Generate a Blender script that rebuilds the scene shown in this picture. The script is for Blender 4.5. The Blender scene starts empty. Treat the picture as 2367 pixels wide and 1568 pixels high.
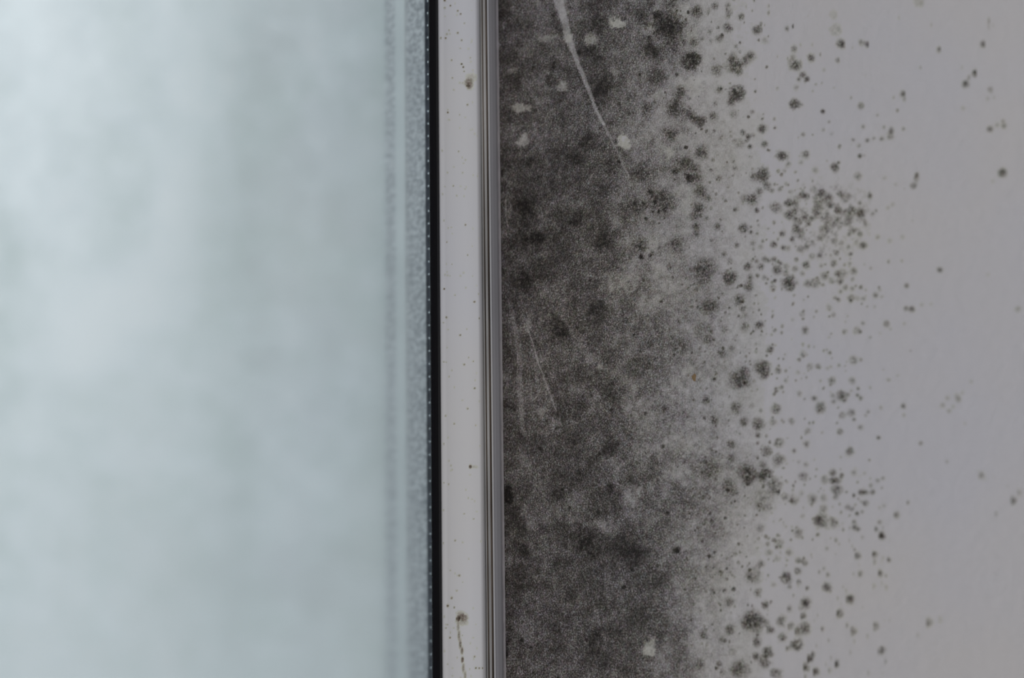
import bpy, math
import numpy as np
from math import sin, cos, radians

S = bpy.context.scene
COL = S.collection
rng = np.random.default_rng(7)

# ------------------------------------------------------------------ camera
# Corner between window and wall: x = 0, y = 0.  Window lies in the plane y ~ 0 (x < 0),
# the reveal wall is the plane x = 0 (room side is y < 0), z is up.
TH, PITCH, ROLL, DIST = radians(50), radians(9.2), 0.0125, 0.60
LENS, SENS = 68.8, 36.0
FPX = LENS / SENS * 2367
fw = np.array([sin(TH) * cos(PITCH), cos(TH) * cos(PITCH), sin(PITCH)])
r0 = np.array([cos(TH), -sin(TH), 0.0])
u0 = np.cross(r0, fw)
rt = r0 * cos(ROLL) - u0 * sin(ROLL)
up = u0 * cos(ROLL) + r0 * sin(ROLL)
CAM = -DIST * (fw + rt * ((1156 - 1183.5) / FPX))

cd = bpy.data.cameras.new('camera')
cam = bpy.data.objects.new('camera', cd)
COL.objects.link(cam)
from mathutils import Matrix
M = Matrix(((rt[0], up[0], -fw[0], CAM[0]), (rt[1], up[1], -fw[1], CAM[1]), (rt[2], up[2], -fw[2], CAM[2]), (0, 0, 0, 1)))
cam.matrix_world = M
cd.lens, cd.sensor_width, cd.sensor_fit = LENS, SENS, 'HORIZONTAL'
cd.clip_start, cd.clip_end = 0.01, 100
cd.dof.use_dof = True
cd.dof.focus_distance = 0.575
cd.dof.aperture_fstop = 9.0
S.camera = cam
S.view_settings.view_transform = 'Standard'
S.view_settings.look = 'None'
S.view_settings.gamma = 1
S.view_settings.use_curve_mapping = False
S.view_settings.exposure = 0.0

# ------------------------------------------------------------------ daylight
W = bpy.data.worlds.new('overcast_sky'); S.world = W
W.use_nodes = True
nt = W.node_tree; nt.nodes.clear()
N = nt.nodes.new; L = nt.links.new
tc = N('ShaderNodeTexCoord'); sx = N('ShaderNodeSeparateXYZ'); L(tc.outputs['Generated'], sx.inputs[0])
# brightness by compass direction: bright open sky outside (+y, towards -x), dimmer room behind the camera
dot = N('ShaderNodeVectorMath'); dot.operation = 'DOT_PRODUCT'
L(tc.outputs['Generated'], dot.inputs[0]); dot.inputs[1].default_value = (-0.20, 0.89, 0.41)
cr = N('ShaderNodeValToRGB')
mr = N('ShaderNodeMapRange'); mr.inputs[1].default_value = -1; mr.inputs[2].default_value = 1
L(dot.outputs['Value'], mr.inputs[0]); L(mr.outputs[0], cr.inputs[0])
e = cr.color_ramp.elements
e[0].position = 0.0; e[0].color = (0.56, 0.55, 0.575, 1)
e[1].position = 1.0; e[1].color = (1.5, 1.62, 1.7, 1)
for p, c in ((0.35, (0.62, 0.60, 0.62, 1)), (0.55, (0.48, 0.475, 0.49, 1)), (0.70, (0.30, 0.335, 0.34, 1)), (0.765, (0.40, 0.44, 0.45, 1)), (0.81, (0.53, 0.575, 0.61, 1)), (0.865, (0.97, 1.04, 1.09, 1))):
    k = e.new(p); k.color = c
bg = N('ShaderNodeBackground'); bg.inputs[1].default_value = 1.0
L(cr.outputs[0], bg.inputs[0])
wo = N('ShaderNodeOutputWorld'); L(bg.outputs[0], wo.inputs[0])

# ------------------------------------------------------------------ helpers
def proj(P):
    P = np.asarray(P, float) - CAM
    d = P @ fw
    return 1183.5 + FPX * (P @ rt) / d, 784 - FPX * (P @ up) / d

def ray(px, py):
    return fw + rt * ((px - 1183.5) / FPX) + up * ((784 - py) / FPX)

def x_at(px, y, py=784):            # x of the point seen at px on the plane y = const
    d = ray(px, py); return (CAM + d * ((y - CAM[1]) / d[1]))[0]

def y_at(px, x, py=784):            # y of the point seen at px on the plane x = const
    d = ray(px, py); return (CAM + d * ((x - CAM[0]) / d[0]))[1]

def link(name, me, mats, parent=None):
    o = bpy.data.objects.new(name, me); COL.objects.link(o)
    for m in mats: me.materials.append(m)
    if parent: o.parent = parent
    return o

def prism(name, pts, z0, z1, mats, parent=None, closed=True, nz=1, mat_of=None, smooth=False):
    """extrude an xy outline upwards"""
    n = len(pts); zs = np.linspace(z0, z1, nz + 1)
    V = [(x, y, z) for z in zs for x, y in pts]
    F = []; mi = []
    for k in range(nz):
        for i in range(n if closed else n - 1):
            j = (i + 1) % n
            F.append((k * n + i, k * n + j, (k + 1) * n + j, (k + 1) * n + i)); mi.append(mat_of[i] if mat_of else 0)
    if closed:
        F.append(tuple(range(n))[::-1]); F.append(tuple(nz * n + i for i in range(n))); mi += [0, 0]
    me = bpy.data.meshes.new(name); me.from_pydata(V, [], F); me.update()
    for p, m in zip(me.polygons, mi):
        p.material_index = m; p.use_smooth = smooth
    import bmesh
    bm = bmesh.new(); bm.from_mesh(me); bmesh.ops.recalc_face_normals(bm, faces=bm.faces); bm.to_mesh(me); bm.free()
    return link(name, me, mats, parent)

def vnoise(x, y, scale, seed):
    """smooth value noise in -1..1 at coordinates in photo pixels"""
    r = np.random.default_rng(seed); g = r.random((512, 512)) * 2 - 1
    X = x / scale + 50.3 * seed; Y = y / scale + 17.7 * seed
    i = np.floor(X).astype(int); j = np.floor(Y).astype(int); fx = X - i; fy = Y - j
    fx = fx * fx * (3 - 2 * fx); fy = fy * fy * (3 - 2 * fy)
    a = g[j % 512, i % 512]; b = g[j % 512, (i + 1) % 512]; c = g[(j + 1) % 512, i % 512]; d = g[(j + 1) % 512, (i + 1) % 512]
    return (a * (1 - fx) + b * fx) * (1 - fy) + (c * (1 - fx) + d * fx) * fy

def fbm(x, y, scale, seed, octv=3):
    s = 0; a = 1; t = 0
    for k in range(octv):
        s = s + a * vnoise(x, y, scale / 2 ** k, seed + 31 * k); t += a; a *= 0.6
    return s / t

# ------------------------------------------------------------------ materials
def new_mat(name):
    m = bpy.data.materials.new(name); m.use_nodes = True
    t = m.node_tree; b = t.nodes['Principled BSDF']
    return m, t, b

def paint_mould(name, paint, base=(0.124, 0.114, 0.104), grain=1.0, peel=0.0004, rough=0.62):
    """wall paint darkened by mould: colour = paint * base ** density"""
    m, t, b = new_mat(name); n = t.nodes.new; l = t.links.new
    tc = n('ShaderNodeTexCoord')
    at = n('ShaderNodeAttribute'); at.attribute_name = 'mould'
    hu = n('ShaderNodeAttribute'); hu.attribute_name = 'tint'
    g1 = n('ShaderNodeTexNoise'); g1.inputs['Scale'].default_value = 2100; g1.inputs['Detail'].default_value = 2.5; g1.inputs['Roughness'].default_value = 0.65
    g2 = n('ShaderNodeTexNoise'); g2.inputs['Scale'].default_value = 520; g2.inputs['Detail'].default_value = 3
    l(tc.outputs['Object'], g1.inputs['Vector']); l(tc.outputs['Object'], g2.inputs['Vector'])
    def math(op, a, c, clamp=False):
        k = n('ShaderNodeMath'); k.operation = op; k.use_clamp = clamp
        for s, v in ((0, a), (1, c)):
            if isinstance(v, (int, float)): k.inputs[s].default_value = v
            elif v is not None: l(v, k.inputs[s])
        return k.outputs[0]
    gr = math('ADD', math('MULTIPLY', math('SUBTRACT', g1.outputs[0], 0.5), 4.0 * grain), math('MULTIPLY', math('SUBTRACT', g2.outputs[0], 0.5), 0.9 * grain))
    amp = math('MINIMUM', at.outputs['Fac'], 0.7)
    D = math('MAXIMUM', math('ADD', at.outputs['Fac'], math('MULTIPLY', gr, amp)), 0.0)
    g3 = n('ShaderNodeTexNoise'); g3.inputs['Scale'].default_value = 900; g3.inputs['Detail'].default_value = 3; l(tc.outputs['Object'], g3.inputs['Vector'])
    sc = n('ShaderNodeSeparateColor'); l(g3.outputs['Color'], sc.inputs[0])
    cc = n('ShaderNodeCombineColor')
    for i in range(3):
        k = n('ShaderNodeMath'); k.operation = 'POWER'; k.inputs[0].default_value = base[i]; l(math('MAXIMUM', math('ADD', D, math('MULTIPLY', math('SUBTRACT', sc.outputs[i], 0.5), math('MULTIPLY', amp, 0.28))), 0.0), k.inputs[1]); l(k.outputs[0], cc.inputs[i])
    # slow colour drift of the old paint, brownish to bluish
    dn = n('ShaderNodeTexNoise'); dn.inputs['Scale'].default_value = 14; dn.inputs['Detail'].default_value = 3; l(tc.outputs['Object'], dn.inputs['Vector'])
    pr = n('ShaderNodeValToRGB'); l(dn.outputs[0], pr.inputs[0])
    pr.color_ramp.elements[0].position = 0.35; pr.color_ramp.elements[0].color = (paint[0] * 0.985, paint[1] * 0.99, paint[2] * 1.02, 1)
    pr.color_ramp.elements[1].position = 0.65; pr.color_ramp.elements[1].color = (paint[0] * 1.015, paint[1] * 1.0, paint[2] * 0.975, 1)
    mx = n('ShaderNodeMix'); mx.data_type = 'RGBA'; mx.blend_type = 'MULTIPLY'; mx.inputs['Factor'].default_value = 1
    l(pr.outputs[0], mx.inputs['A']); l(cc.outputs[0], mx.inputs['B'])
    # olive tint of young colonies
    tn = n('ShaderNodeMix'); tn.data_type = 'RGBA'; tn.blend_type = 'MULTIPLY'
    l(hu.outputs['Fac'], tn.inputs['Factor']); l(mx.outputs['Result'], tn.inputs['A']); tn.inputs['B'].default_value = (0.92, 0.95, 0.74, 1)
    l(tn.outputs['Result'], b.inputs['Base Color'])
    b.inputs['Roughness'].default_value = rough
    b.inputs['Specular IOR Level'].default_value = 0.3
    bn = n('ShaderNodeTexNoise'); bn.inputs['Scale'].default_value = 330; bn.inputs['Detail'].default_value = 3; l(tc.outputs['Object'], bn.inputs['Vector'])
    bp = n('ShaderNodeBump'); bp.inputs['Strength'].default_value = 1.0; bp.inputs['Distance'].default_value = peel
    l(bn.outputs[0], bp.inputs['Height']); l(bp.outputs[0], b.inputs['Normal'])
    return m

PAINT = (0.718, 0.692, 0.697)
m_wall = paint_mould('painted_plaster', PAINT)
m_mould = m_wall
m_pvc = paint_mould('white_plastic', (0.80, 0.82, 0.83), base=(0.15, 0.110, 0.09), grain=0.6, peel=0.000006, rough=0.38)

def simple(name, col, rough, metal=0.0, spec=0.5, noise=None):
    m, t, b = new_mat(name)
    b.inputs['Base Color'].default_value = (*col, 1); b.inputs['Roughness'].default_value = rough
    b.inputs['Metallic'].default_value = metal; b.inputs['Specular IOR Level'].default_value = spec
    if noise:
        sc, amt, vs = noise
        n = t.nodes.new; l = t.links.new
        tc = n('ShaderNodeTexCoord'); mp = n('ShaderNodeMapping'); mp.inputs['Scale'].default_value = vs
        tx = n('ShaderNodeTexNoise'); tx.inputs['Scale'].default_value = sc; tx.inputs['Detail'].default_value = 4
        l(tc.outputs['Object'], mp.inputs[0]); l(mp.outputs[0], tx.inputs['Vector'])
        r = n('ShaderNodeValToRGB'); l(tx.outputs[0], r.inputs[0])
        r.color_ramp.elements[0].position = 0.3; r.color_ramp.elements[1].position = 0.7
        r.color_ramp.elements[0].color = tuple(c * (1 - amt) for c in col) + (1,)
        r.color_ramp.elements[1].color = tuple(min(1, c * (1 + amt)) for c in col) + (1,)
        l(r.outputs[0], b.inputs['Base Color'])
    return m

m_rubber = simple('black_rubber', (0.004, 0.004, 0.006), 0.55, spec=0.15)
m_grime = simple('dirt_in_groove', (0.24, 0.20, 0.165), 0.9, spec=0.1, noise=(90, 0.8, (1, 1, 0.25)))
m_grimeline = simple('grimy_plastic', (0.55, 0.55, 0.53), 0.7, spec=0.2, noise=(120, 0.35, (1, 1, 0.15)))
m_seal = simple('grey_sealant', (0.33, 0.33, 0.345), 0.6, spec=0.3, noise=(60, 0.12, (1, 1, 0.2)))
m_outer = simple('outer_render', (0.46, 0.53, 0.51), 0.9)

# spacer: brushed aluminium beaded with condensation
m_spacer, t, b = new_mat('wet_aluminium')
n = t.nodes.new; l = t.links.new
b.inputs['Base Color'].default_value = (0.62, 0.66, 0.68, 1); b.inputs['Metallic'].default_value = 0.45; b.inputs['Roughness'].default_value = 0.4
rp = n('ShaderNodeValToRGB'); rp.color_ramp.elements[0].position = 0.34; rp.color_ramp.elements[1].position = 0.68
rp.color_ramp.elements[0].color = (0.44, 0.46, 0.49, 1); rp.color_ramp.elements[1].color = (0.86, 0.88, 0.9, 1)
tc = n('ShaderNodeTexCoord'); v1 = n('ShaderNodeTexNoise'); v1.inputs['Scale'].default_value = 700; v1.inputs['Detail'].default_value = 3
l(tc.outputs['Object'], v1.inputs['Vector'])
bp = n('ShaderNodeBump'); bp.inputs['Strength'].default_value = 1; bp.inputs['Distance'].default_value = 0.00018
l(v1.outputs[0], rp.inputs[0]); l(rp.outputs[0], b.inputs['Base Color']); l(v1.outputs[0], bp.inputs['Height']); l(bp.outputs[0], b.inputs['Normal'])

m_glass, t, b = new_mat('clear_glass')
b.inputs['Base Color'].default_value = (0.955, 0.975, 0.975, 1); b.inputs['Transmission Weight'].default_value = 1
b.inputs['IOR'].default_value = 1.5
n = t.nodes.new; l = t.links.new
tc = n('ShaderNodeTexCoord'); sp_ = n('ShaderNodeSeparateXYZ'); l(tc.outputs['Object'], sp_.inputs[0])
mr = n('ShaderNodeMapRange'); mr.inputs[1].default_value = 0.10; mr.inputs[2].default_value = -0.10; mr.inputs[3].default_value = 0.11; mr.inputs[4].default_value = 0.20
l(sp_.outputs[2], mr.inputs[0]); l(mr.outputs[0], b.inputs['Roughness'])

# outer pane: fogged with condensation
m_fog, t, b = new_mat('fogged_glass')
n = t.nodes.new; l = t.links.new
b.inputs['Base Color'].default_value = (0.94, 0.965, 0.97, 1); b.inputs['Transmission Weight'].default_value = 1
b.inputs['Roughness'].default_value = 0.38; b.inputs['IOR'].default_value = 1.45
at = n('ShaderNodeAttribute'); at.attribute_name = 'fog'
fl = n('ShaderNodeAttribute'); fl.attribute_name = 'film'
fr = n('ShaderNodeValToRGB'); fr.color_ramp.elements[0].color = (0.66, 0.73, 0.71, 1); fr.color_ramp.elements[1].color = (1.0, 1.0, 1.0, 1)
fe = fr.color_ramp.elements.new(0.5); fe.color = (0.84, 0.885, 0.90, 1); l(fl.outputs['Fac'], fr.inputs[0])
trl = n('ShaderNodeBsdfTranslucent'); l(fr.outputs[0], trl.inputs[0])
dif = n('ShaderNodeBsdfDiffuse'); dif.inputs[0].default_value = (0.80, 0.84, 0.86, 1)
ad = n('ShaderNodeMixShader'); ad.inputs[0].default_value = 0.25; l(trl.outputs[0], ad.inputs[1]); l(dif.outputs[0], ad.inputs[2])
mx = n('ShaderNodeMixShader'); l(at.outputs['Fac'], mx.inputs[0]); l(b.outputs[0], mx.inputs[1]); l(ad.outputs[0], mx.inputs[2])
l(mx.outputs[0], t.nodes['Material Output'].inputs['Surface'])

# ------------------------------------------------------------------ wall
Z0, Z1 = -0.42, 0.42
wall = prism('wall_right', [(0, -0.75), (0.20, -0.75), (0.20, 0.07), (0.0, 0.07)], Z0, Z1, [m_wall])
wout = prism('wall_outside', [(0.0, 0.0705), (0.20, 0.0705), (0.20, 0.15), (0.0, 0.15)], Z0, Z1, [m_outer])
wout['kind'] = 'structure'; wout['label'] = 'grey outer reveal beyond the glass'
wall['kind'] = 'structure'
wall['label'] = 'pale grey painted reveal wall right of the window, spotted with mould'

# ------------------------------------------------------------------ window
win = bpy.data.objects.new('window_1', None); COL.objects.link(win)
win['kind'] = 'structure'
win['label'] = 'white plastic framed double glazed window with fogged pane and black gasket'

def X(px, y): return x_at(px, y)
# white glazing bead: faces the camera, slightly rounded towards its right edge
bead_pts = [(X(1017.5, -0.0002), -0.0002), (X(1020, -0.0007), -0.0007), (X(1032, -0.0009), -0.0009), (X(1045, -0.0014), -0.0014), (X(1062, -0.0023), -0.0023), (X(1080, -0.0034), -0.0034),
            (X(1105, -0.0052), -0.0052), (X(1109, -0.0053), -0.0053), (X(1113.5, -0.0046), -0.0046), (X(1117.0, -0.0028), -0.0028)]
bx1 = bead_pts[-1][0]
bead = prism('glazing_bead', bead_pts + [(bx1 + 0.0001, 0.004), (bead_pts[0][0], 0.004)], Z0, Z1, [m_pvc], win)
for p in bead.data.polygons[:len(bead_pts) - 1]: p.use_smooth = True
bead['label'] = 'white glazing bead strip flecked with small mould dots'
# sash edge and outer frame with two dirty grooves
ya = -0.0022
def G(px, y): return (X(px, y), y)
sash = prism('sash_edge', [G(1117.2, -0.001), G(1118, ya), G(1120.5, ya), G(1121.0, -0.0016), G(1123.4, -0.0016), G(1124.0, ya), G(1129.3, ya), G(1129.6, 0.006), (X(1117.2, 0), 0.006)],
             Z0, Z1, [m_grimeline, m_grime], win, mat_of=[0, 0, 0, 1, 0, 0, 0, 0, 0])
sash['label'] = 'narrow grooved sash edge streaked with brown dirt'
dg = prism('dirt_line', [G(1129.4, -0.0014), G(1133.4, -0.0014), G(1133.4, 0.004), G(1129.4, 0.004)], Z0, Z1, [m_grime], win)
dg['label'] = 'dark brown dirt packed in the frame groove'
frm = prism('window_frame', [G(1133.4, 0.004), G(1133.6, -0.0020), G(1134.4, -0.0026), G(1137.0, -0.0026), G(1138.0, -0.0016), (X(1138.0, -0.0016), 0.095), (-0.0215, 0.095), (-0.0215, 0.0290), (X(1129, 0.0), 0.0290), (X(1129, 0), 0.004)],
            Z0, Z1, [m_pvc], win)
frm['label'] = 'white window frame lip next to the wall'
seal = prism('sealant_strip', [G(1138.0, 0.004), G(1138.0, -0.0012), G(1144, -0.0015), G(1152, -0.0014), G(1155.0, -0.0008), (-0.0001, 0.004)], Z0, Z1, [m_seal], win)
seal['label'] = 'smooth grey sealant strip between frame and wall'
# black gasket with rounded lip
gp = [G(994.6, 0.0), G(994.8, -0.0012), G(996.5, -0.0018), G(1004, -0.0021), G(1012, -0.0018), G(1017.4, -0.0010), G(1017.4, 0.0)]
gas = prism('rubber_gasket', gp, Z0, Z1, [m_rubber], win)
gas['label'] = 'black rubber glazing gasket'

# glass panes
xg = X(1010, 0.0)
pane = prism('glass_pane', [(-0.62, 0.0), (xg, 0.0), (xg, 0.004), (-0.62, 0.004)], Z0, Z1, [m_glass], win)
pane['label'] = 'clear inner glass pane'
# spacer bar between panes: its face looks into the cavity (towards -x)
xs = X(992, 0.0045)
YB = 0.0243
sp_out = [(xs + 0.0016, 0.0042), (xs + 0.0014, 0.0076), (xs + 0.0006, 0.0082), (xs - 0.0001, 0.0154), (xs - 0.0003, 0.0157), (xs - 0.0003, 0.0198), (xs - 0.0001, 0.0201), (xs - 0.0001, YB),
          (xs + 0.006, YB), (xs + 0.006, 0.0042)]
m_spacer_shade = simple('shaded_spacer_front', (0.14, 0.155, 0.19), 0.4, noise=(400, 0.5, (1, 1, 0.5)))  # gasket shade painted as a darker colour on the spacer's front faces
m_strip = simple('smooth_aluminium', (0.82, 0.86, 0.87), 0.45, metal=0.5)
sp = prism('spacer_bar', sp_out, Z0, Z1, [m_spacer, m_strip, m_spacer_shade], win, mat_of=[2, 2, 0, 1, 1, 0, 0, 0, 0, 0])
m_edge = simple('edge_sealant', (0.80, 0.86, 0.85), 0.7)
es = prism('edge_seal', [(xs + 0.0062, 0.0042), (-0.008, 0.0042), (-0.008, 0.0288), (-0.0218, 0.0288), (-0.0218, YB - 0.0001), (xs + 0.0062, YB - 0.0001)], Z0, Z1, [m_edge], win)
es['label'] = 'grey edge seal of the double glazing'
sp['label'] = 'dotted metal spacer bar seen inside the glass edge'
# perforation beads along the spacer, one mesh per row
def bead_row(name, y, x, pitch, r, zoff):
    V = []; F = []
    zs = np.arange(-0.2 + zoff, 0.2, pitch)
    for z in zs:
        b0 = len(V); nr, ns = 4, 10
        for i in range(nr):
            a = i / nr * math.pi / 2
            for k in range(ns):
                q = k / ns * 2 * math.pi
                V.append((x - r * 0.5 * sin(a), y + r * 0.8 * cos(a) * cos(q), z + r * cos(a) * sin(q)))
        V.append((x - r * 0.5, y, z))
        for i in range(nr - 1):
            for k in range(ns):
                F.append((b0 + i * ns + k, b0 + i * ns + (k + 1) % ns, b0 + (i + 1) * ns + (k + 1) % ns, b0 + (i + 1) * ns + k))
        for k in range(ns):
            F.append((b0 + (nr - 1) * ns + k, b0 + (nr - 1) * ns + (k + 1) % ns, len(V) - 1))
    me = bpy.data.meshes.new(name); me.from_pydata(V, [], F); me.update()
    for p in me.polygons: p.use_smooth = True
    o = link(name, me, [m_drop], sp); o['kind'] = 'stuff'
    return o
m_drop = simple('droplet_metal', (0.85, 0.92, 0.95), 0.12, metal=0.9)
bead_row('punched_dots', 0.0074, xs + 0.0012, 0.00388, 0.00042, 0.0)
bead_row('punched_dots', 0.0200, xs - 0.0002, 0.00388, 0.00030, 0.002)

# fogged outer pane, grid with a smooth fog amount
gx = np.concatenate([np.linspace(-0.62, -0.26, 40), np.linspace(-0.258, -0.0220, 420)]); gz = np.linspace(-0.2, 0.2, 260)
gz = np.concatenate([[Z0, -0.3], gz, [0.3, Z1]])
GX, GZ = np.meshgrid(gx, gz)
def grid_mesh(name, P, mats, parent=None, attrs=None, keep=None):
    """P: (rows, cols, 3); optional boolean vertex mask keep"""
    R, C = P.shape[:2]
    idx = np.arange(R * C).reshape(R, C)
    q = np.stack([idx[:-1, :-1], idx[:-1, 1:], idx[1:, 1:], idx[1:, :-1]], -1).reshape(-1, 4)
    if keep is not None:
        kk = keep.ravel()
        q = q[kk[q].any(1)] if keep.dtype == bool and keep.shape == (R, C) else q[keep]
    used = np.zeros(R * C, bool); used[q.ravel()] = True
    rm = np.cumsum(used) - 1
    V = P.reshape(-1, 3)[used]; q = rm[q]
    me = bpy.data.meshes.new(name)
    me.vertices.add(len(V)); me.vertices.foreach_set('co', V.astype(np.float32).ravel())
    me.loops.add(len(q) * 4); me.loops.foreach_set('vertex_index', q.astype(np.int32).ravel())
    me.polygons.add(len(q)); me.polygons.foreach_set('loop_start', np.arange(0, len(q) * 4, 4, dtype=np.int32))
    me.polygons.foreach_set('use_smooth', np.ones(len(q), bool))
    me.update(calc_edges=True)
    for k, a in (attrs or {}).items():
        at = me.attributes.new(k, 'FLOAT', 'POINT'); at.data.foreach_set('value', a.ravel()[used].astype(np.float32))
    me.validate()
    return link(name, me, mats, parent)

P = np.stack([GX, np.full_like(GX, 0.0280), GZ], -1)
fx, fy = proj(P)
fog = 0.46 + 0.22 * fbm(fx, fy, 150, 3) + 0.22 * fbm(fx, fy, 45, 5)
film = 0.40 + 0.30 * fbm(fx, fy, 120, 6) + 0.32 * fbm(fx, fy, 48, 8)
for cx, cy, rx, ry, a in ((385, 480, 50, 70, -.30), (365, 580, 60, 70, -.28), (300, 680, 80, 60, -.22), (190, 765, 80, 70, -.30), (150, 840, 70, 50, -.15),
                          (60, 120, 120, 200, -.12), (215, 1200, 45, 260, .10), (90, 700, 60, 120, .10), (-30, 900, 60, 600, .25), (270, 560, 90, 70, .12)):
    fog += a * np.exp(-(((fx - cx) / rx) ** 2 + ((fy - cy) / ry) ** 2))
    film += 1.5 * abs(a) * np.sign(-a) * np.exp(-(((fx - cx) / rx) ** 2 + ((fy - cy) / ry) ** 2))
edge_fog_shade = np.exp(-np.clip(905 - fx, 0, 900) / 55.0)
fog += 0.2 * edge_fog_shade; film -= 0.45 * edge_fog_shade  # denser fog at the rim; soft edge shade painted into the film tint
fog = np.clip(fog, 0.2, 0.97)
Pf = P.copy(); Pf[..., 1] = 0.0200
op = grid_mesh('glass_pane', P[:, ::-1], [m_fog, m_glass], win, {'fog': fog[:, ::-1], 'film': np.clip(film[:, ::-1], 0, 1)})
op['label'] = 'outer glass pane clouded with condensation'
solid = op.modifiers.new('thickness', 'SOLIDIFY'); solid.thickness = 0.0035; solid.offset = -1; solid.material_offset = 1; solid.material_offset_rim = 1

# ------------------------------------------------------------------ mould survey
# spots in tiles of the photograph: origin x, origin y, scale, then "x y r d" or "x y rx ry d" items
T = []
def tile(ox, oy, s, txt, tint=0.3):
    for it in txt.replace('\n', ' ').split(';'):
        v = [float(a) for a in it.split()]
        if not v: continue
        if len(v) == 4: v = [v[0], v[1], v[2], v[2], v[3]]
        T.append((ox + v[0] / s, oy + v[1] / s, v[2] / s, v[3] / s, v[4], tint))
tile(1600, 0, 3.92, """40 105 60 .6;30 115 22 .9;210 55 35 .6;150 95 25 .3;145 125 15 .4;325 45 28 .45;335 110 32 .5;325 150 25 .35;325 250 45 .45;160 290 25 .3;170 370 20 .25;
245 350 38 .4;90 353 20 .35;445 155 32 .6;590 275 45 .65;630 215 18 .35;865 260 24 .6;925 235 18 .95;660 360 40 .15;20 540 85 .75;20 390 40 .5;225 635 52 .42;390 600 85 .62;370 520 50 .4;
480 550 40 .8;530 510 45 .55;400 420 20 .4;435 470 14 .5;925 445 32 .35;915 520 30 .25;935 590 52 .7;1075 525 38 .7;1355 395 38 .75;1320 545 24 .6;1095 405 18 .2;1195 635 20 .2;
1000 680 32 .65;1040 720 28 .8;965 720 30 .4;945 790 40 .2;405 850 75 .8;350 930 40 .6;245 815 38 .45;210 940 22 .35;925 940 58 .6;770 800 18 .2;190 1055 38 .65;370 1030 45 .2;545 1015 18 .3;
75 1100 65 .75;20 1080 50 .6;200 1190 14 .7;260 1255 16 .35;1185 1010 20 .9;1240 1105 12 .4;1190 1180 25 .15;745 1080 16 .35;750 1160 12 .7;635 1170 36 .65;460 1200 25 .7;510 1240 24 .85;
555 1225 20 .4;495 1270 18 .6;525 1330 20 .9;380 1275 20 .3;430 1310 45 .25;660 1305 28 .65;1005 1220 20 .4;1265 1215 18 .3;820 1415 55 .8;870 1490 30 .4;1025 1400 42 .5;985 1470 25 .2;
1455 1270 18 .4;1510 1320 22 .3;1520 1415 20 .5;1325 1475 16 .6;1295 1525 40 .7;1120 1540 30 .25;80 1380 75 .6;20 1530 50 .6;375 1465 14 .4;390 1525 22 .45;835 1550 20 .3;
1280 130 45 .12;1300 270 60 .12;1545 390 35 .25;1530 960 28 .3;705 55 18 .35;495 60 16 .15;1550 1150 16 .2""")
tile(1600, 400, 3.92, """40 40 60 .65;245 45 28 .45;640 20 62 85 .8;680 110 45 .6;610 160 28 .55;560 30 40 .4;540 240 60 .65;470 230 50 .3;585 340 22 .85;80 170 70 .6;140 230 50 .45;60 330 70 .6;20 400 40 .7;
40 480 50 .75;40 550 40 .5;130 410 25 .4;755 310 55 .35;795 145 24 .45;855 100 22 .25;725 160 22 .35;890 170 22 .25;400 325 25 .2;230 480 35 .5;460 505 42 .65;535 538 16 .9;600 475 14 .25;
690 505 12 .3;1035 215 30 .6;1000 200 40 .35;1185 175 34 .75;1255 290 30 .8;1240 220 40 .5;1150 250 60 .4;1100 150 40 .3;1330 185 25 .5;1400 220 40 .3;870 270 45 .5;940 260 35 .35;
880 380 40 .65;930 345 30 .5;940 420 25 .5;1020 400 45 .55;1080 410 30 .65;1060 460 22 .5;980 450 22 .5;1130 350 55 .4;1330 345 35 .45;1420 380 55 .25;1460 330 30 .25;1510 360 50 .3;
1265 470 28 .35;1190 510 35 .3;1320 420 30 .25;1410 440 30 .25;945 505 38 .6;990 540 32 .45;975 580 30 .35;815 555 32 .5;905 600 24 .8;740 650 32 .75;825 680 24 .6;870 685 35 .3;405 655 26 .5;
550 635 28 .35;555 690 14 .3;620 670 24 .25;980 690 35 .45;1040 665 30 .4;1090 620 18 .35;1165 590 32 .4;1275 620 24 .4;1355 635 24 .35;1420 555 18 .65;1520 550 22 .3;1415 670 20 .35;
1310 720 26 .45;1155 745 22 .75;1085 750 28 .4;1210 740 14 .25;1435 735 18 .6;1430 820 18 .35;1540 660 28 .25;945 785 20 .5;1030 835 38 .65;1280 825 28 .65;1170 840 24 .25;290 735 25 .5;
340 795 32 .4;505 845 38 .75;585 800 20 .4;620 855 28 .7;660 780 28 .4;740 780 32 .45;690 790 25 .35;590 930 18 .6;655 950 24 .35;525 945 28 .35;770 880 45 .7;800 820 22 .5;850 905 25 .55;
930 870 30 .3;850 850 35 .3;750 975 16 .7;735 1040 32 .3;880 1000 72 .75;100 890 125 .7;80 995 40 .35;345 950 65 .65;320 920 25 .4;510 1030 45 .6;160 1200 95 .5;430 1150 60 .4;455 1230 26 .65;
480 1290 28 .25;1040 1000 32 .35;1105 995 45 .4;1000 910 25 .25;1210 930 45 .3;1320 920 35 .5;1380 910 40 .35;1460 885 35 .45;1340 980 35 .4;1270 980 30 .35;1390 1040 30 .35;1345 1075 20 .3;
1450 1050 25 .3;1440 1140 40 .4;1500 1140 28 .25;1325 1148 18 .7;1290 1135 16 .35;1240 1220 28 .2;1280 1285 24 .3;610 1380 42 .75;750 1425 18 .4;990 1285 28 .3;
1025 1435 38 50 .6;910 1330 22 .15;1380 1440 26 .35;1500 1430 38 .25;1545 1360 18 .35;915 1180 10 .4;470 1400 50 .3;150 1510 40 .5;290 1420 35 .3;100 1430 90 .25""")
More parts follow.
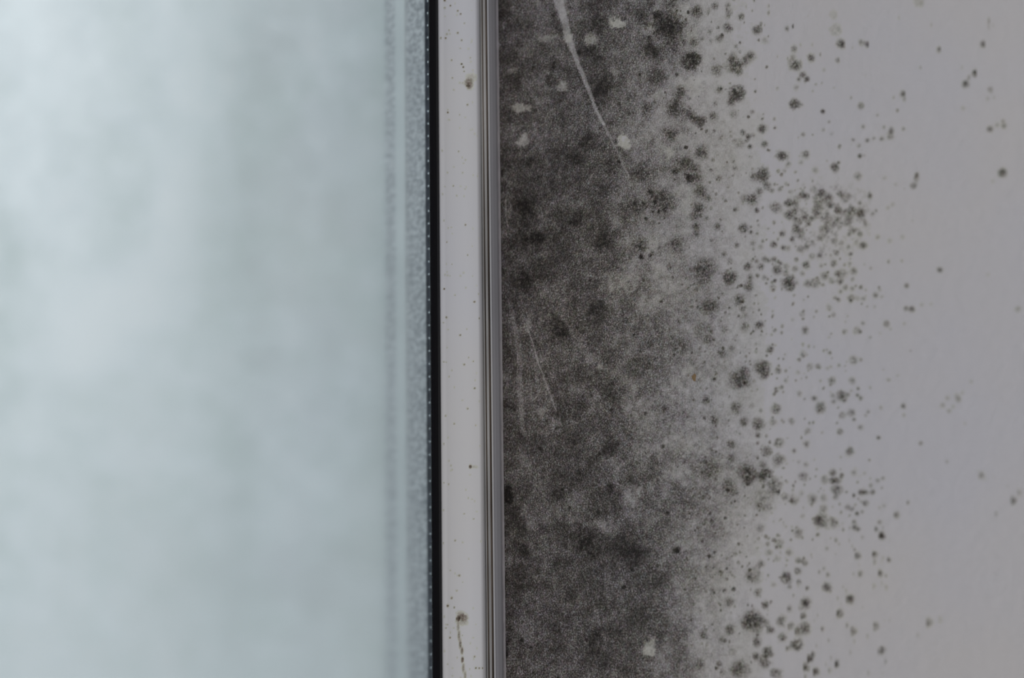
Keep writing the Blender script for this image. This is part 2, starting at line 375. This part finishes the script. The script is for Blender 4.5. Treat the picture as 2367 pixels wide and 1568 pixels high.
tile(1600, 800, 3.92, """710 35 32 .6;490 100 14 .3;440 310 95 .72;480 240 60 .4;635 210 75 .75;660 265 40 .6;360 20 30 .35;275 75 32 .5;780 225 32 .45;770 295 10 .6;850 225 16 .4;885 195 10 .3;850 315 20 .35;
815 375 18 .4;760 390 14 .8;757 415 12 .7;1010 75 38 .4;1240 60 24 .2;1465 130 40 .35;1070 190 30 .3;1140 185 26 .4;1330 175 16 .35;1225 205 22 .2;960 240 20 .3;1035 285 12 .3;990 295 10 .25;
1265 315 38 .5;1450 315 30 .3;1505 390 14 .4;1355 450 50 .62;1415 440 18 .5;1380 495 24 .4;1275 455 24 .3;1280 505 26 .3;1495 445 16 .25;1530 475 18 .3;1440 405 16 .25;975 435 28 .25;
1105 475 26 .55;1020 482 10 .4;1160 560 50 .5;130 490 42 .75;200 300 18 .85;200 670 42 .75;470 690 38 .75;400 560 60 .35;540 540 30 .2;760 570 36 46 .65;620 585 18 .35;600 720 65 .4;598 812 22 .9;
595 880 14 .5;625 935 12 .4;730 650 12 .5;735 695 35 .3;825 690 16 .35;900 680 34 .35;1020 660 9 .4;1065 705 14 .25;1045 770 28 .5;1035 890 32 .42;1180 785 10 .4;1345 775 36 .45;1360 628 38 .35;
1440 610 34 .4;1465 668 18 .45;1525 740 28 .35;925 950 22 .4;355 900 40 .55;175 940 16 .7;355 1015 35 .6;690 960 50 .5;780 880 50 .45;780 1030 75 .45;640 1080 40 .4;500 1170 100 .7;
670 1150 60 .72;730 1265 75 .45;650 1210 40 .5;1425 955 38 .5;1030 1075 22 .3;1005 1185 38 .4;965 1050 20 .15;935 1237 10 .35;1275 1150 34 .6;1355 1175 18 .85;1205 1215 38 .35;1280 1225 34 .75;
1325 1225 28 .55;1305 1300 52 .6;1300 1370 26 .35;1400 1325 10 .7;1465 1358 14 .4;1540 1330 32 .4;1465 1150 26 .25;905 1405 24 .65;925 1400 55 .25;835 1370 30 .3;990 1335 26 .2;1090 1390 52 .35;
1190 1380 40 .25;600 1440 30 .25;650 1380 120 .2;350 1300 90 .4;150 1100 100 .25""")
tile(1600, 1168, 3.92, """1170 150 75 .65;1280 160 50 .5;965 250 48 .38;1190 30 40 .3;1000 100 24 .2;1415 20 28 .55;1490 75 16 .5;1465 150 22 .4;1470 200 28 .7;1505 220 24 .6;1535 290 18 .25;1495 460 30 .6;
1465 405 16 .4;1500 545 14 .4;1520 620 32 .45;1450 630 16 .4;1410 580 9 .5;1300 320 18 .35;1220 395 22 .25;805 130 10 .3;615 215 40 .35;785 350 45 .35;760 385 12 .55;875 430 30 .25;700 430 35 .25;
770 490 30 .3;620 540 35 .4;965 505 28 .5;1020 525 28 .45;955 595 34 .6;860 655 62 .6;880 740 25 .35;965 700 26 .5;1040 755 22 .65;910 820 18 .3;740 725 32 .3;520 655 20 .9;560 640 80 .25;
1150 605 18 .4;1190 575 22 .25;1225 630 24 .35;1220 745 45 .65;1245 780 20 .5;375 765 18 1;290 775 18 .9;200 795 16 .7;180 770 20 .5;595 790 38 .4;665 910 38 .8;1425 850 46 .75;1430 850 18 .4;
1305 845 20 .4;1340 810 14 .35;1330 890 18 .55;1380 905 14 .35;1385 775 20 .2;1330 985 38 .55;1180 985 16 .25;1250 1005 14 .8;1425 960 14 .25;1415 1000 14 .25;1525 925 16 .45;1480 955 16 .3;
1030 890 52 .7;980 930 30 .35;885 940 34 .4;1000 1005 34 .5;937 1048 10 1;560 1050 100 .65;500 1075 45 .4;800 1050 52 .35;890 1090 36 .4;345 1130 48 .5;270 1220 35 .35;710 1130 42 .6;
590 1180 24 .45;680 1060 30 .25;820 1210 48 .6;1020 1120 60 .5;950 1140 34 .4;1090 1050 18 .25;1155 1075 14 .6;1170 1125 26 .55;1390 1095 26 .4;1450 1140 42 .5;1390 1175 16 .35;1220 1225 22 .5;
1335 1225 16 .5;1355 1262 16 .65;1320 1205 12 .35;590 1245 44 .6;940 1270 62 .75;860 1300 30 .3;1110 1275 22 .35;1190 1315 14 .3;680 1340 50 .7;570 1370 34 .7;512 1380 14 .7;
620 1380 24 .5;1080 1350 30 .8;1060 1400 40 .75;1165 1385 20 .4;1240 1390 26 .4;1410 1340 26 .5;1430 1430 18 .55;1410 1390 20 .35;1305 1440 40 .85;1290 1522 18 .6;1025 1470 42 .55;
1110 1510 42 .75;1190 1450 26 .3;660 1440 60 .5;430 1490 85 .6;760 1520 60 .4;245 1440 28 .75;270 1520 30 .5;1010 1555 30 .4;1230 1500 34 .25;60 1450 60 .4;100 1180 40 .6;340 880 50 .3;360 1330 40 .2""")
tile(1967, 0, 3.92, """150 400 26 .85;95 385 24 .3;450 160 24 .2;750 222 24 .6;803 450 32 .5;550 380 18 .25;640 615 20 .3;470 855 28 .6;485 900 20 .35;390 880 16 .2;90 960 26 .35;110 1150 20 .25;150 1275 18 .55;
210 1255 18 .4;280 1260 22 .5;365 1190 26 40 .45;355 1240 28 .4;475 1170 18 .25;80 1415 18 .6;120 1410 14 .2;1125 228 20 .45;1150 80 20 .2;1270 185 30 .4;1272 248 26 .75;1310 230 24 .45;
1455 170 24 .25;1205 400 36 .6;1130 668 28 .95;1040 762 38 .65;1075 700 20 .35;1020 610 18 .25;1270 815 28 .3;1245 895 18 .15;1300 880 16 .15;1018 980 22 .2;1260 1168 26 .75;1385 1140 24 .55;
1380 1100 18 .4;1325 1135 20 .25;1375 1565 38 .8;1475 440 20 .15;620 15 60 .12;240 1045 14 .2""")
tile(1967, 400, 3.92, """595 40 22 36 .7;600 5 14 .5;570 120 28 .45;175 205 18 30 .6;60 30 40 .35;305 45 20 .2;80 275 14 .4;80 360 40 .4;195 370 20 .35;15 330 24 .4;135 460 22 36 .35;380 285 20 .2;335 315 30 .15;
80 550 22 .35;20 535 25 .35;240 580 22 .25;350 615 24 .15;120 660 28 .35;50 635 20 .25;405 105 24 .12;180 865 16 .2;15 965 18 .35;88 1035 16 .7;45 1025 12 .35;135 1062 14 .25;
225 1108 24 .55;280 1125 18 .2;260 1060 16 .2;115 1140 22 .3;215 1212 14 .2;505 1020 22 .6;805 880 26 .6;555 1235 24 .85;500 1228 20 .6;320 1368 34 .4;
360 1418 14 .25;178 1490 14 .3;265 1450 20 .12;640 1195 24 .15;730 1190 18 .12;485 1365 20 .12;1240 920 18 .12;1285 75 22 .12;1510 1240 30 .18;555 430 16 .12;470 580 30 .1""")
tile(1967, 800, 3.92, """65 388 16 .35;90 475 20 .3;60 445 14 .25;175 378 10 .35;160 598 16 .35;138 630 16 .25;270 560 18 .2;250 832 17 .95;0 955 22 .5;475 548 22 .65;480 630 20 .15;635 882 18 .4;340 312 18 .3;
425 270 16 .15;975 490 26 .35;960 455 30 .2;1010 425 18 .15;875 470 24 .2;830 540 26 .25;890 592 20 .3;925 550 20 .15;1090 325 20 .15;1180 1175 30 .25;1035 705 18 .12;870 1048 12 .25;
1408 1275 18 .15;1520 1330 28 .25;1463 1402 32 .85;1303 1520 26 .3;290 1200 16 .4;243 1225 18 .4;180 1265 18 .25;125 1332 40 20 .55;85 1325 20 .4;198 1325 22 .65;28 1355 16 .5;132 1428 26 .6;
295 1450 22 .2;255 1470 16 .15;410 1530 28 .65;55 1520 22 .5;10 1480 24 .45;125 1155 12 .2""")
tile(1967, 1168, 3.92, """225 220 22 .7;275 280 30 .95;260 155 28 .3;210 448 28 .65;205 515 24 .45;335 495 24 .6;265 515 16 .3;285 480 24 .15;255 622 28 .7;302 635 18 .7;265 710 22 .25;200 735 28 .15;305 740 28 .2;
220 795 16 .4;190 795 12 .35;128 845 11 .5;385 805 18 .2;160 895 18 .5;305 912 18 .7;265 940 10 .35;205 940 16 .35;215 975 16 .35;85 925 18 .35;50 945 18 .35;135 985 18 .6;275 1048 22 .55;
210 1100 38 .5;330 1045 26 .4;330 1090 24 .35;315 1000 12 .25;125 1190 26 .65;130 1225 16 .45;15 1240 30 .2;265 1320 38 .75;245 1330 40 .4;290 1415 34 .5;215 1418 14 .35;
130 1400 18 .35;180 1440 12 .2;130 1525 32 .3;250 1530 32 .4;285 1545 22 .3;25 1530 26 .3;460 1122 14 .6;430 1180 12 .35;390 1250 20 .75;572 1182 30 .8;700 1070 52 .42;825 985 22 .3;790 1030 40 .1;
500 1415 24 .35;563 1440 16 .35;525 1475 18 .25;703 1472 18 .25;435 455 14 .2;440 490 20 .12;1185 770 24 .15;1195 850 30 .25;755 395 18 .15;1480 870 24 .1;1250 225 18 .1;225 1210 20 .2;
180 1235 12 .25;298 370 14 .12;60 1330 24 .15;290 1270 14 .15""")
NSPOT = len(T)
# inside the dense carpet: darker (positive) and bare (negative) patches
tile(1150, 0, 5.227, """1470 280 105 72 -1;1130 480 75 85 -.85;775 1050 55 75 -.8;280 1300 115 62 -.85;180 850 60 40 -.5;580 475 70 45 -.6;700 445 110 28 -.45;790 100 85 150 -.45;850 470 80 70 -.7;
1440 875 65 32 -.5;480 20 50 -.4;370 600 90 -.25;1150 650 110 .3;650 990 65 .4;1250 1050 120 .35;80 150 110 .25;1180 300 100 .3;250 970 120 .25;530 530 40 .15;250 680 60 .1;
1000 40 70 .2;1150 30 90 .25;100 700 100 .15;600 800 100 .12""", 0.1)
tile(1400, 0, 5.227, """560 310 45 75 -.75;900 130 130 -.4;650 1150 80 -.4;480 380 60 -.3;1000 420 110 -.45;1050 1050 130 -.45;440 200 95 .4;610 180 45 .5;750 330 150 .5;690 350 30 .3;1000 750 110 .5;
1000 150 22 .6;970 240 20 .4;600 640 110 .35;620 930 110 .35;415 897 18 .7;530 460 30 .5;820 1320 110 .4;1000 1380 70 .45;900 1120 50 .3;500 1300 50 .25;800 0 90 .3;550 30 60 .3;860 900 30 .3;950 500 25 .3""", 0.25)
tile(1150, 300, 5.227, """290 140 85 90 -.85;1530 130 80 105 -1;150 960 28 130 -.35;1090 1120 50 -.3;560 1050 60 -.2;1090 120 100 .35;380 380 60 .3;350 900 120 .4;480 1300 100 .45;950 1080 90 .3;1250 700 110 .2;
250 1350 120 .3;1270 1350 110 .3;60 520 20 60 .5;80 670 30 .4;960 320 80 .25;350 1100 90 .2;650 800 60 .15""", 0.0)
tile(1400, 300, 5.227, """780 290 70 -.6;870 740 80 -.35;320 620 80 -.2;1000 1150 120 -.2;950 950 100 -.3;550 1400 90 -.35;370 770 40 -.2;430 500 110 .35;780 50 70 .45;970 215 22 .6;960 400 75 .4;1020 260 20 .1;
840 510 40 .5;1000 570 50 .6;540 750 28 .6;600 880 32 .5;640 985 26 .8;575 990 14 .8;700 860 130 .3;350 900 100 .3;830 1390 80 .35;420 1380 90 .35;430 1530 30 .5;560 1500 30 .4;
165 385 18 .6;1000 10 18 .5;710 1070 14 .4;230 1000 90 .15""", 0.3)
tile(1150, 600, 5.227, """360 830 60 90 -.4;1230 1280 45 -.6;1290 1320 40 15 -.4;680 400 130 -.25;1450 250 150 -.35;300 250 130 .4;1200 600 100 .35;780 850 80 .3;250 750 60 .25;700 700 80 .15;1200 980 90 .2;560 90 120 .15""", 0.0)
tile(1140, 500, 3.137, """345 1425 35 -.45;690 1420 25 30 -.35;1020 190 50 -.3;1200 400 60 -.25;1000 480 80 -.25;1050 740 60 -.2;1400 1000 40 -.35;1330 1200 45 -.4;1000 1230 60 -.25;1430 1130 60 -.3;
1075 300 20 .5;1140 285 18 .5;1080 1050 90 .3;1350 950 70 .25;1280 370 25 .25;1240 1400 30 .3;1020 860 8 .6;500 850 60 .2;1100 850 120 .1;1150 1500 60 -.1;600 1500 120 .15;90 1380 50 .2;100 950 30 .2""", 0.0)
tile(1150, 1100, 5.227, """130 235 48 75 1.2;110 290 25 40 .8;1370 140 60 .4;720 210 70 .3;1050 780 140 .3;310 910 80 .45;200 480 110 .2;1270 600 60 70 -.4;1180 560 60 30 -.3;390 600 50 -.3;350 420 60 120 -.2;
250 1160 100 .2;420 250 60 120 -.1;250 1400 120 .2""", 0.0)
tile(1140, 1000, 2.76, """1000 1390 40 60 -.95;1020 1320 26 -.5;915 1280 14 35 -.35;910 400 60 -.25;920 150 80 -.35;1180 230 70 -.25;750 100 50 .3;870 290 40 .3;960 440 30 .15;1115 512 16 .5;1172 750 20 .9;
1400 560 16 .3;870 750 110 .25;600 700 90 .2;650 1290 60 .35;650 1410 90 .3;1000 850 150 .12;1000 1150 150 .15;90 1330 30 .3;85 1400 16 60 .5;290 1350 25 .2;450 970 40 .15;1550 700 120 -.1;
180 200 25 120 -.15;500 1050 40 .2;1300 1350 90 -.3;1200 60 100 -.2""", 0.0)

# wiped scratches: polyline of photo points with half width and strength
SCR = [([(1290, 0), (1306, 50), (1313, 85), (1322, 107), (1334, 141), (1349, 178), (1366, 220), (1378, 254), (1395, 287)], [11, 8, 9, 7, 4.5, 5, 4, 3.5, 3.5], .62),
       ([(1395, 287), (1412, 320), (1431, 359), (1442, 386), (1456, 411)], [3, 3, 2.2, 2.2, 1.8], .45),
       ([(1178, 697), (1191, 755), (1201, 819), (1202, 898), (1208, 1000)], [4, 4.5, 6, 6, 5], .32),
       ([(1220, 760), (1231, 790), (1245, 840), (1258, 874), (1270, 906), (1286, 951)], [2, 1.5, 1.5, 1.3, 1.3, 1.3], .55),
       ([(1277, 850), (1297, 912), (1313, 960)], [2, 2, 2], .22), ([(1170, 460), (1170, 500), (1175, 525)], [2, 1.5, 1.2], .5),
       ([(1368, 1384), (1400, 1482)], [3, 2], .2), ([(1250, 900), (1236, 925)], [1.5, 1.5], .4), ([(1550, 230), (1505, 290)], [9, 12], .3), ([(1230, 880), (1228, 930)], [2, 2], .2)]

# dense carpet, coarse density read every 80 x 100 photo pixels
GXC = [1160, 1240, 1320, 1400, 1480, 1560, 1640, 1720, 1800]
BASE = np.array([[.85,.75,.60,.85,.55,.35,.08,0,0],[.85,.70,.65,.80,.60,.50,.08,0,0],[.80,.75,.75,.80,.45,.35,.08,0,0],[.80,.75,.80,.75,.40,.30,.12,.03,0],
 [.85,.80,.85,.70,.50,.38,.15,.05,0],[.90,.85,.85,.80,.45,.30,.12,.04,0],[.85,.80,.75,.58,.36,.30,.18,.04,0],[.85,.75,.75,.65,.52,.35,.26,.08,0],
 [.80,.70,.75,.70,.58,.38,.22,.08,0],[.80,.70,.80,.75,.58,.33,.18,.08,0],[.80,.75,.80,.75,.48,.38,.24,.08,0],[.75,.75,.80,.75,.62,.52,.42,.15,.03],
 [.80,.70,.80,.75,.65,.58,.40,.10,0],[.85,.75,.85,.85,.70,.48,.28,.04,0],[.80,.80,.80,.85,.75,.52,.18,.05,0],[.80,.75,.80,.80,.72,.52,.15,.06,0],[.80,.75,.80,.80,.72,.52,.15,.06,0]])

BASE[:, 0:4] *= 1.04; BASE[:, 4:6] *= 0.98; BASE[:, 6] += 0.02; BASE[:, 7] += 0.035
def base_at(px, py):
    gx = np.clip((px - GXC[0]) / 80, 0, 7.999); gy = np.clip(py / 100, 0, 15.999)
    i = gx.astype(int); j = gy.astype(int); a = gx - i; b = gy - j
    a = a * a * (3 - 2 * a); b = b * b * (3 - 2 * b)
    return (BASE[j, i] * (1 - a) + BASE[j, i + 1] * a) * (1 - b) + (BASE[j + 1, i] * (1 - a) + BASE[j + 1, i + 1] * a) * b

# wall grid: columns every ~2 photo pixels, rows every 0.27 mm
pxs = np.arange(1156.5, 2440, 2.0)
uy = np.array([y_at(p, 0.0) for p in pxs]); uy = uy[uy < -0.00005]; uy = np.concatenate([[-0.0009], uy[uy < -0.0011]])
zz = np.concatenate([np.arange(-0.418, -0.1505, 0.0014), np.arange(-0.150, 0.140, 0.00027), np.arange(0.1405, 0.419, 0.0014)])
YY, ZZ = np.meshgrid(uy, zz)
PW = np.stack([np.zeros_like(YY), YY, ZZ], -1)
PX, PY = proj(PW)
R, C = PX.shape
w1 = fbm(PX, PY, 26, 11, 4); w2 = fbm(PX, PY, 26, 12, 4)
fine = fbm(PX, PY, 9, 21, 3); mid = fbm(PX, PY, 40, 22, 3); fur = fbm(PX, PY, 6, 23, 2)
wx = PX + 7 * w1 + 16 * fbm(PX, PY, 90, 14, 2); wy = PY + 7 * w2 + 16 * fbm(PX, PY, 90, 15, 2)
D = base_at(wx, wy)
out = np.clip((np.abs(PY - 784) - 840) / 400, 0, 1)
D = D * (1 + out * 0.55 * fbm(PX, PY, 330, 17, 3)) * (1 - 0.45 * out)
edge = np.clip(D * (1 - D) * 4, 0, 1)
D = D * (1 + 0.36 * mid * (0.7 + edge) + 0.16 * fbm(PX, PY, 15, 24, 2)) + 0.22 * edge * fine * (D > 0.02)
D = np.clip(D, 0, 1.2)
TINT = 0.15 + 0.15 * fbm(PX, PY, 60, 41, 2)
best = np.zeros((R, C)); lab = np.full((R, C), -1, int)
rowpx = PY[:, C // 2]
def window(cx, cy, rx, ry):
    m = 1.7
    c0 = np.searchsorted(PX[R // 2], cx - m * rx - 16); c1 = np.searchsorted(PX[R // 2], cx + m * rx + 16)
    # rows: PY decreases with z
    zc = -PY[:, min(max((c0 + c1) // 2, 0), C - 1)]
    a = np.searchsorted(zc, -(cy + m * ry + 4)); b = np.searchsorted(zc, -(cy - m * ry - 4))
    return slice(a, b), slice(max(c0, 0), c1)
def stamp(i, cx, cy, rx, ry, d, tint, spot):
    w = window(cx, cy, rx, ry)
    x, y = PX[w], PY[w]
    if x.size == 0 or x.shape[0] < 2 or x.shape[1] < 2: return
    rough = 0.45 if spot else (0.6 if d < 0 else 0.5)
    jx = (x - cx) / rx; jy = (y - cy) / ry
    q = np.sqrt(jx * jx + jy * jy) + rough * fine[w] + ((0.45 if spot or d < 0 else 0.8) if min(rx, ry) > 7 else 0.0) * w1[w] + (0 if spot or rx < 9 or d < 0 else 0.5) * fine[w] + (0.3 if rx > 4 else 0.1) * fur[w]
    q = np.maximum(q, 0); c = np.clip((1.20 - q) / 0.85, 0, 1); c = c * c * (3 - 2 * c)
    if d < 0:
        c = np.clip((1.2 - q) / 0.6, 0, 1); c = c * c * (3 - 2 * c)
        D[w] *= 1 + 0.88 * d * c * (1 + 0.25 * fur[w]); TINT[w] += 0.35 * c * (-d) * (rx > 8)
    else:
        if not spot and rx > 7:
            c = np.exp(-(q * 0.98) ** 2) * np.clip((1.6 - q) / 0.5, 0, 1)
        if spot:
            big_ = min(max((min(rx, ry) - 6) / 10, 0), 1); c = (1 + 0.15 * big_) * np.exp(-(q * 1.18) ** (2 + 1.4 * big_)) * np.clip((1.75 - q) / 0.5, 0, 1)
        k = (0.95 if spot else 1.85) * d * c * (1 + ((0.9 * fur[w] + 0.4 * fine[w]) if rx > 5 else 0))
        D[w] = np.maximum(D[w], 0) + k * (1 - (0.55 if spot else 0.2) * np.clip(D[w], 0, 1))
        TINT[w] += (0.5 * tint) * c
        if spot:
            m = k > best[w]
            best[w] = np.where(m, k, best[w]); lab[w] = np.where(m, i, lab[w])
for i in range(NSPOT, len(T)): stamp(-1, *T[i], False)
for i in range(NSPOT): stamp(i, *T[i], True)
# cloud of fine dots in the middle right, and a sprinkling of tiny specks
q = np.hypot((PX - 1915) / 105, (PY - 505) / 95); c = np.clip(1.2 - q, 0, 1)
D += c * np.clip(fbm(PX, PY, 11, 51, 3) * 1.1 + 0.10, 0, 1) * 0.55
nsp = 900; k = 0
while k < nsp:
    x = rng.uniform(1580, 2120); y = rng.uniform(-60, 1640)
    pr = np.clip((2080 - x) / 300, 0.04, 1) * (0.45 + 0.55 * (y > 600)) * (1.0 if (y > 1100 or 400 < y < 900) else 0.6)
    if rng.random() > pr: continue
    r = rng.uniform(1.6, 4.2); stamp(-1, x, y, r, r * rng.uniform(.8, 1.3), rng.uniform(.06, .26), 0.6, False); k += 1
for k in range(900):
    x = rng.uniform(1200, 2100); y = rng.choice([rng.uniform(-1700, -60), rng.uniform(1640, 3300)])
    r = rng.uniform(6, 22); stamp(-1, x, y, r, r, rng.uniform(.1, .5) * np.clip((2150 - x) / 500, .1, 1), 0.5, False)
for k in range(420):
    x = rng.uniform(1190, 1800); y = rng.uniform(-60, 1640)
    r = rng.uniform(2, 6); stamp(-1, x, y, r, r, rng.uniform(.05, .4) * (1 if rng.random() < .7 else -.8), 0.4, False)
# dark joint next to the sealant
D += 1.4 * np.clip((1161 + (PY - 784) * 0.0108 - PX) / 3.0 + 0.5 * fbm(PX, PY, 20, 61, 2), 0, 1)
# scratches
for pts, wd, s in SCR:
    m = np.zeros_like(D)
    for (a, b, wa, wb) in zip(pts[:-1], pts[1:], wd[:-1], wd[1:]):
        w = window((a[0] + b[0]) / 2, (a[1] + b[1]) / 2, abs(a[0] - b[0]) / 2 + 14, abs(a[1] - b[1]) / 2 + 14)
        dx, dy = b[0] - a[0], b[1] - a[1]; L2 = dx * dx + dy * dy
        t = np.clip(((PX[w] - a[0]) * dx + (PY[w] - a[1]) * dy) / L2, 0, 1)
        d = np.hypot(PX[w] - a[0] - t * dx, PY[w] - a[1] - t * dy) + 1.2 * fine[w]
        ww = wa + (wb - wa) * t
        cc = np.clip((ww * 1.5 - d) / (ww * 0.8), 0, 1)
        m[w] = np.maximum(m[w], cc * cc * (3 - 2 * cc))
    D *= 1 - min(1.1 * s, 0.8) * m
D = np.clip(D - 0.035, 0, 1.6)
TINT = np.clip(TINT, 0, 1)

# ------------------------------------------------------------------ mould meshes (the growth stands slightly proud of the paint)
PWm = PW.copy()
PWm[..., 0] = -(0.00003 + 0.00010 * np.clip(D, 0, 1))
Dq = np.maximum(np.maximum(D[:-1, :-1], D[1:, 1:]), np.maximum(D[1:, :-1], D[:-1, 1:]))
on = Dq > 0.012
b0 = base_at(PX, PY)[:-1, :-1] > 0.10
lq = lab[:-1, :-1].copy()
lq[b0] = -1
bq = best[:-1, :-1]
lq[(bq < 0.05)] = -1
# the hundred largest separate spots are parts of their own
area = np.array([(lq == i).sum() * T[i][4] for i in range(NSPOT)])
top = [i for i in np.argsort(-area)[:100] if area[i] > 20]
istop = np.zeros(NSPOT + 1, bool); istop[top] = True
own = on & (lq >= 0) & istop[lq]
carpet = on & b0
speck = on & ~own & ~carpet
att = {'mould': D, 'tint': TINT}
mould = grid_mesh('mould_growth', PWm, [m_mould], None, att, keep=carpet.ravel())
mould['label'] = 'dense dark grey and black mould covering the wall beside the window frame'
mould['category'] = 'mould'
sk = grid_mesh('mould_speckles', PWm, [m_mould], mould, att, keep=speck.ravel())
sk['kind'] = 'stuff'; sk['label'] = 'fine scattered mould dots on the pale paint'
for i in top:
    m = own & (lq == i)
    if m.sum() < 6: continue
    r = np.where(m.any(1))[0]; c = np.where(m.any(0))[0]
    sl = (slice(r[0], r[-1] + 2), slice(c[0], c[-1] + 2)); sq = (slice(r[0], r[-1] + 1), slice(c[0], c[-1] + 1))
    grid_mesh('mould_spot', PWm[sl], [m_mould], mould, {'mould': D[sl], 'tint': TINT[sl]}, keep=m[sq].ravel())

# small rusty fleck on the wall
def fleck(name, cx, cy, rx, ry, m, parent):
    V = []; n_ = 14
    yc = y_at(cx, 0, cy); d = ray(cx, cy); zc = (CAM + d * ((0 - CAM[0]) / d[0]))[2]
    for k in range(n_):
        a = k / n_ * 2 * math.pi; rr = 1 + 0.18 * sin(3 * a + 1) + 0.1 * sin(5 * a)
        V.append((-0.00016, yc + rx / 5600 * rr * cos(a), zc + ry / 7500 * rr * sin(a)))
    V.append((-0.00026, yc, zc))
    me = bpy.data.meshes.new(name); me.from_pydata(V, [], [(k, (k + 1) % n_, n_) for k in range(n_)]); me.update()
    return link(name, me, [m], parent)
m_rust = simple('rusty_stain', (0.30, 0.20, 0.10), 0.8)
fk = fleck('rust_fleck', 1605, 873, 4.0, 8.0, m_rust, mould); fk['label'] = 'tiny orange brown fleck'

# ------------------------------------------------------------------ mould specks on the white bead
bw = np.array(bead_pts[1:8])
tt = np.linspace(0, 1, 54)
seg = np.concatenate([[0], np.cumsum(np.hypot(*np.diff(bw, axis=0).T))]); seg /= seg[-1]; tt = np.unique(np.concatenate([tt, seg]))
bxx = np.interp(tt, seg, bw[:, 0]); byy = np.interp(tt, seg, bw[:, 1]) - 0.00005
bz = np.arange(-0.125, 0.125, 0.00024)
BX, BZ = np.meshgrid(bxx, bz); BY = np.meshgrid(byy, bz)[0]
PB = np.stack([BX, BY, BZ], -1)
QX, QY = proj(PB)
f2 = fbm(QX, QY, 5, 71, 3)
DB = np.zeros_like(QX); LB = np.full(QX.shape, -1, int)
def bstamp(i, cx, cy, rx, ry, d):
    global DB
    q = np.hypot((QX - cx) / rx, (QY - cy) / ry) + (0.55 * f2 if rx > 4 else 0.15 * f2)
    c = np.clip((1.25 - q) / 0.9, 0, 1); c = c * c * (3 - 2 * c)
    k = d * c * (1 + (0.8 * f2 if rx > 4 else 0)); DB += k
    if i >= 0: LB[c > 0.02] = i
big = [(0, 1084, 193, 10, 12, .55), (0, 1082, 200, 5, 6, .35), (0, 1090, 178, 12, 9, .12), (1, 1060, 1431, 5.5, 7, 1.1), (1, 1070, 1428, 10, 10, .55), (1, 1064, 1420, 9, 7, .2), (1, 1069, 1440, 14, 7, .15), (2, 1087, 1079, 3.5, 4.5, .9), (2, 1096, 1080, 8, 3, .12),
       (1, 1059, 1450, 3, 10, .3), (1, 1061, 1470, 3, 12, .4), (1, 1064, 1490, 3, 12, .5), (1, 1068, 1505, 3, 9, .5), (1, 1069, 1526, 3, 7, .8), (1, 1071, 1545, 3, 12, .3), (1, 1075, 1562, 3, 10, .3)]
for a in big: bstamp(*a)
small = """1028 1 2.5 .6;1041 13 2 .6;1058 25 2 .5;1065 32 2 .6;1028 18 2 .3;1030 88 2.2 .5;1033 79 2 .3;1019 88 2 .3;1058 76 2 .5;1038 70 1.5 .3;1067 93 2 .4;1044 139 1.8 .4;1067 148 2 .7;1071 155 2 .7;1073 165 1.6 .4;
1046 180 1.6 .3;1081 242 2 .5;1035 260 2 .6;1027 668 2.2 .5;1032 734 2.2 .4;1097 698 2.4 .5;1109 736 2.4 .6;1064 775 2.2 .4;1073 843 2 .5;1114 816 2.2 .5;1097 898 2.2 .5;1081 945 2 .4;1044 1383 2.5 .5;1035 1401 2.8 .5;
1050 1405 2 .3;1040 1475 2.2 .4;1097 1519 2 .4;1100 1545 2 .6;1108 1545 2 .5;1116 1545 2 .5;1062 1331 2.2 .4;1056 1366 2 .2;1076 520 2 .4;1081 590 1.6 .3;1033 560 1.6 .3;1050 980 1.6 .3;1037 1120 1.6 .3;1095 1200 1.6 .3;1052 1250 1.8 .3;1048 430 1.6 .35;1060 350 1.6 .3"""
for it in small.replace('\n', ' ').split(';'):
    x, y, r, d = map(float, it.split()); bstamp(-1, x, y, r, r, d * 1.2)
for k in range(150):
    bstamp(-1, rng.uniform(1020, 1112), rng.uniform(-40, 1610), 1.5, 1.5, rng.uniform(.05, .3) * (1 if rng.random() < .5 else .4))
DB = np.clip(DB, 0, 1.4)
BQ = np.maximum(np.maximum(DB[:-1, :-1], DB[1:, 1:]), np.maximum(DB[1:, :-1], DB[:-1, 1:])) > 0.015
LQ = LB[:-1, :-1]
ab = {'mould': DB, 'tint': np.full_like(DB, 0.5)}
for i in range(3):
    mo = grid_mesh('mould_spot', PB, [m_pvc], bead, ab, keep=(BQ & (LQ == i)).ravel())
    mo['label'] = ['olive furry mould spot near the top of the white strip', 'black mould spot with a trail running down the white strip', 'small brown mould dot on the white strip'][i]
fs = grid_mesh('dirt_flecks', PB, [m_pvc], bead, ab, keep=(BQ & (LQ < 0)).ravel())
fs['kind'] = 'stuff'
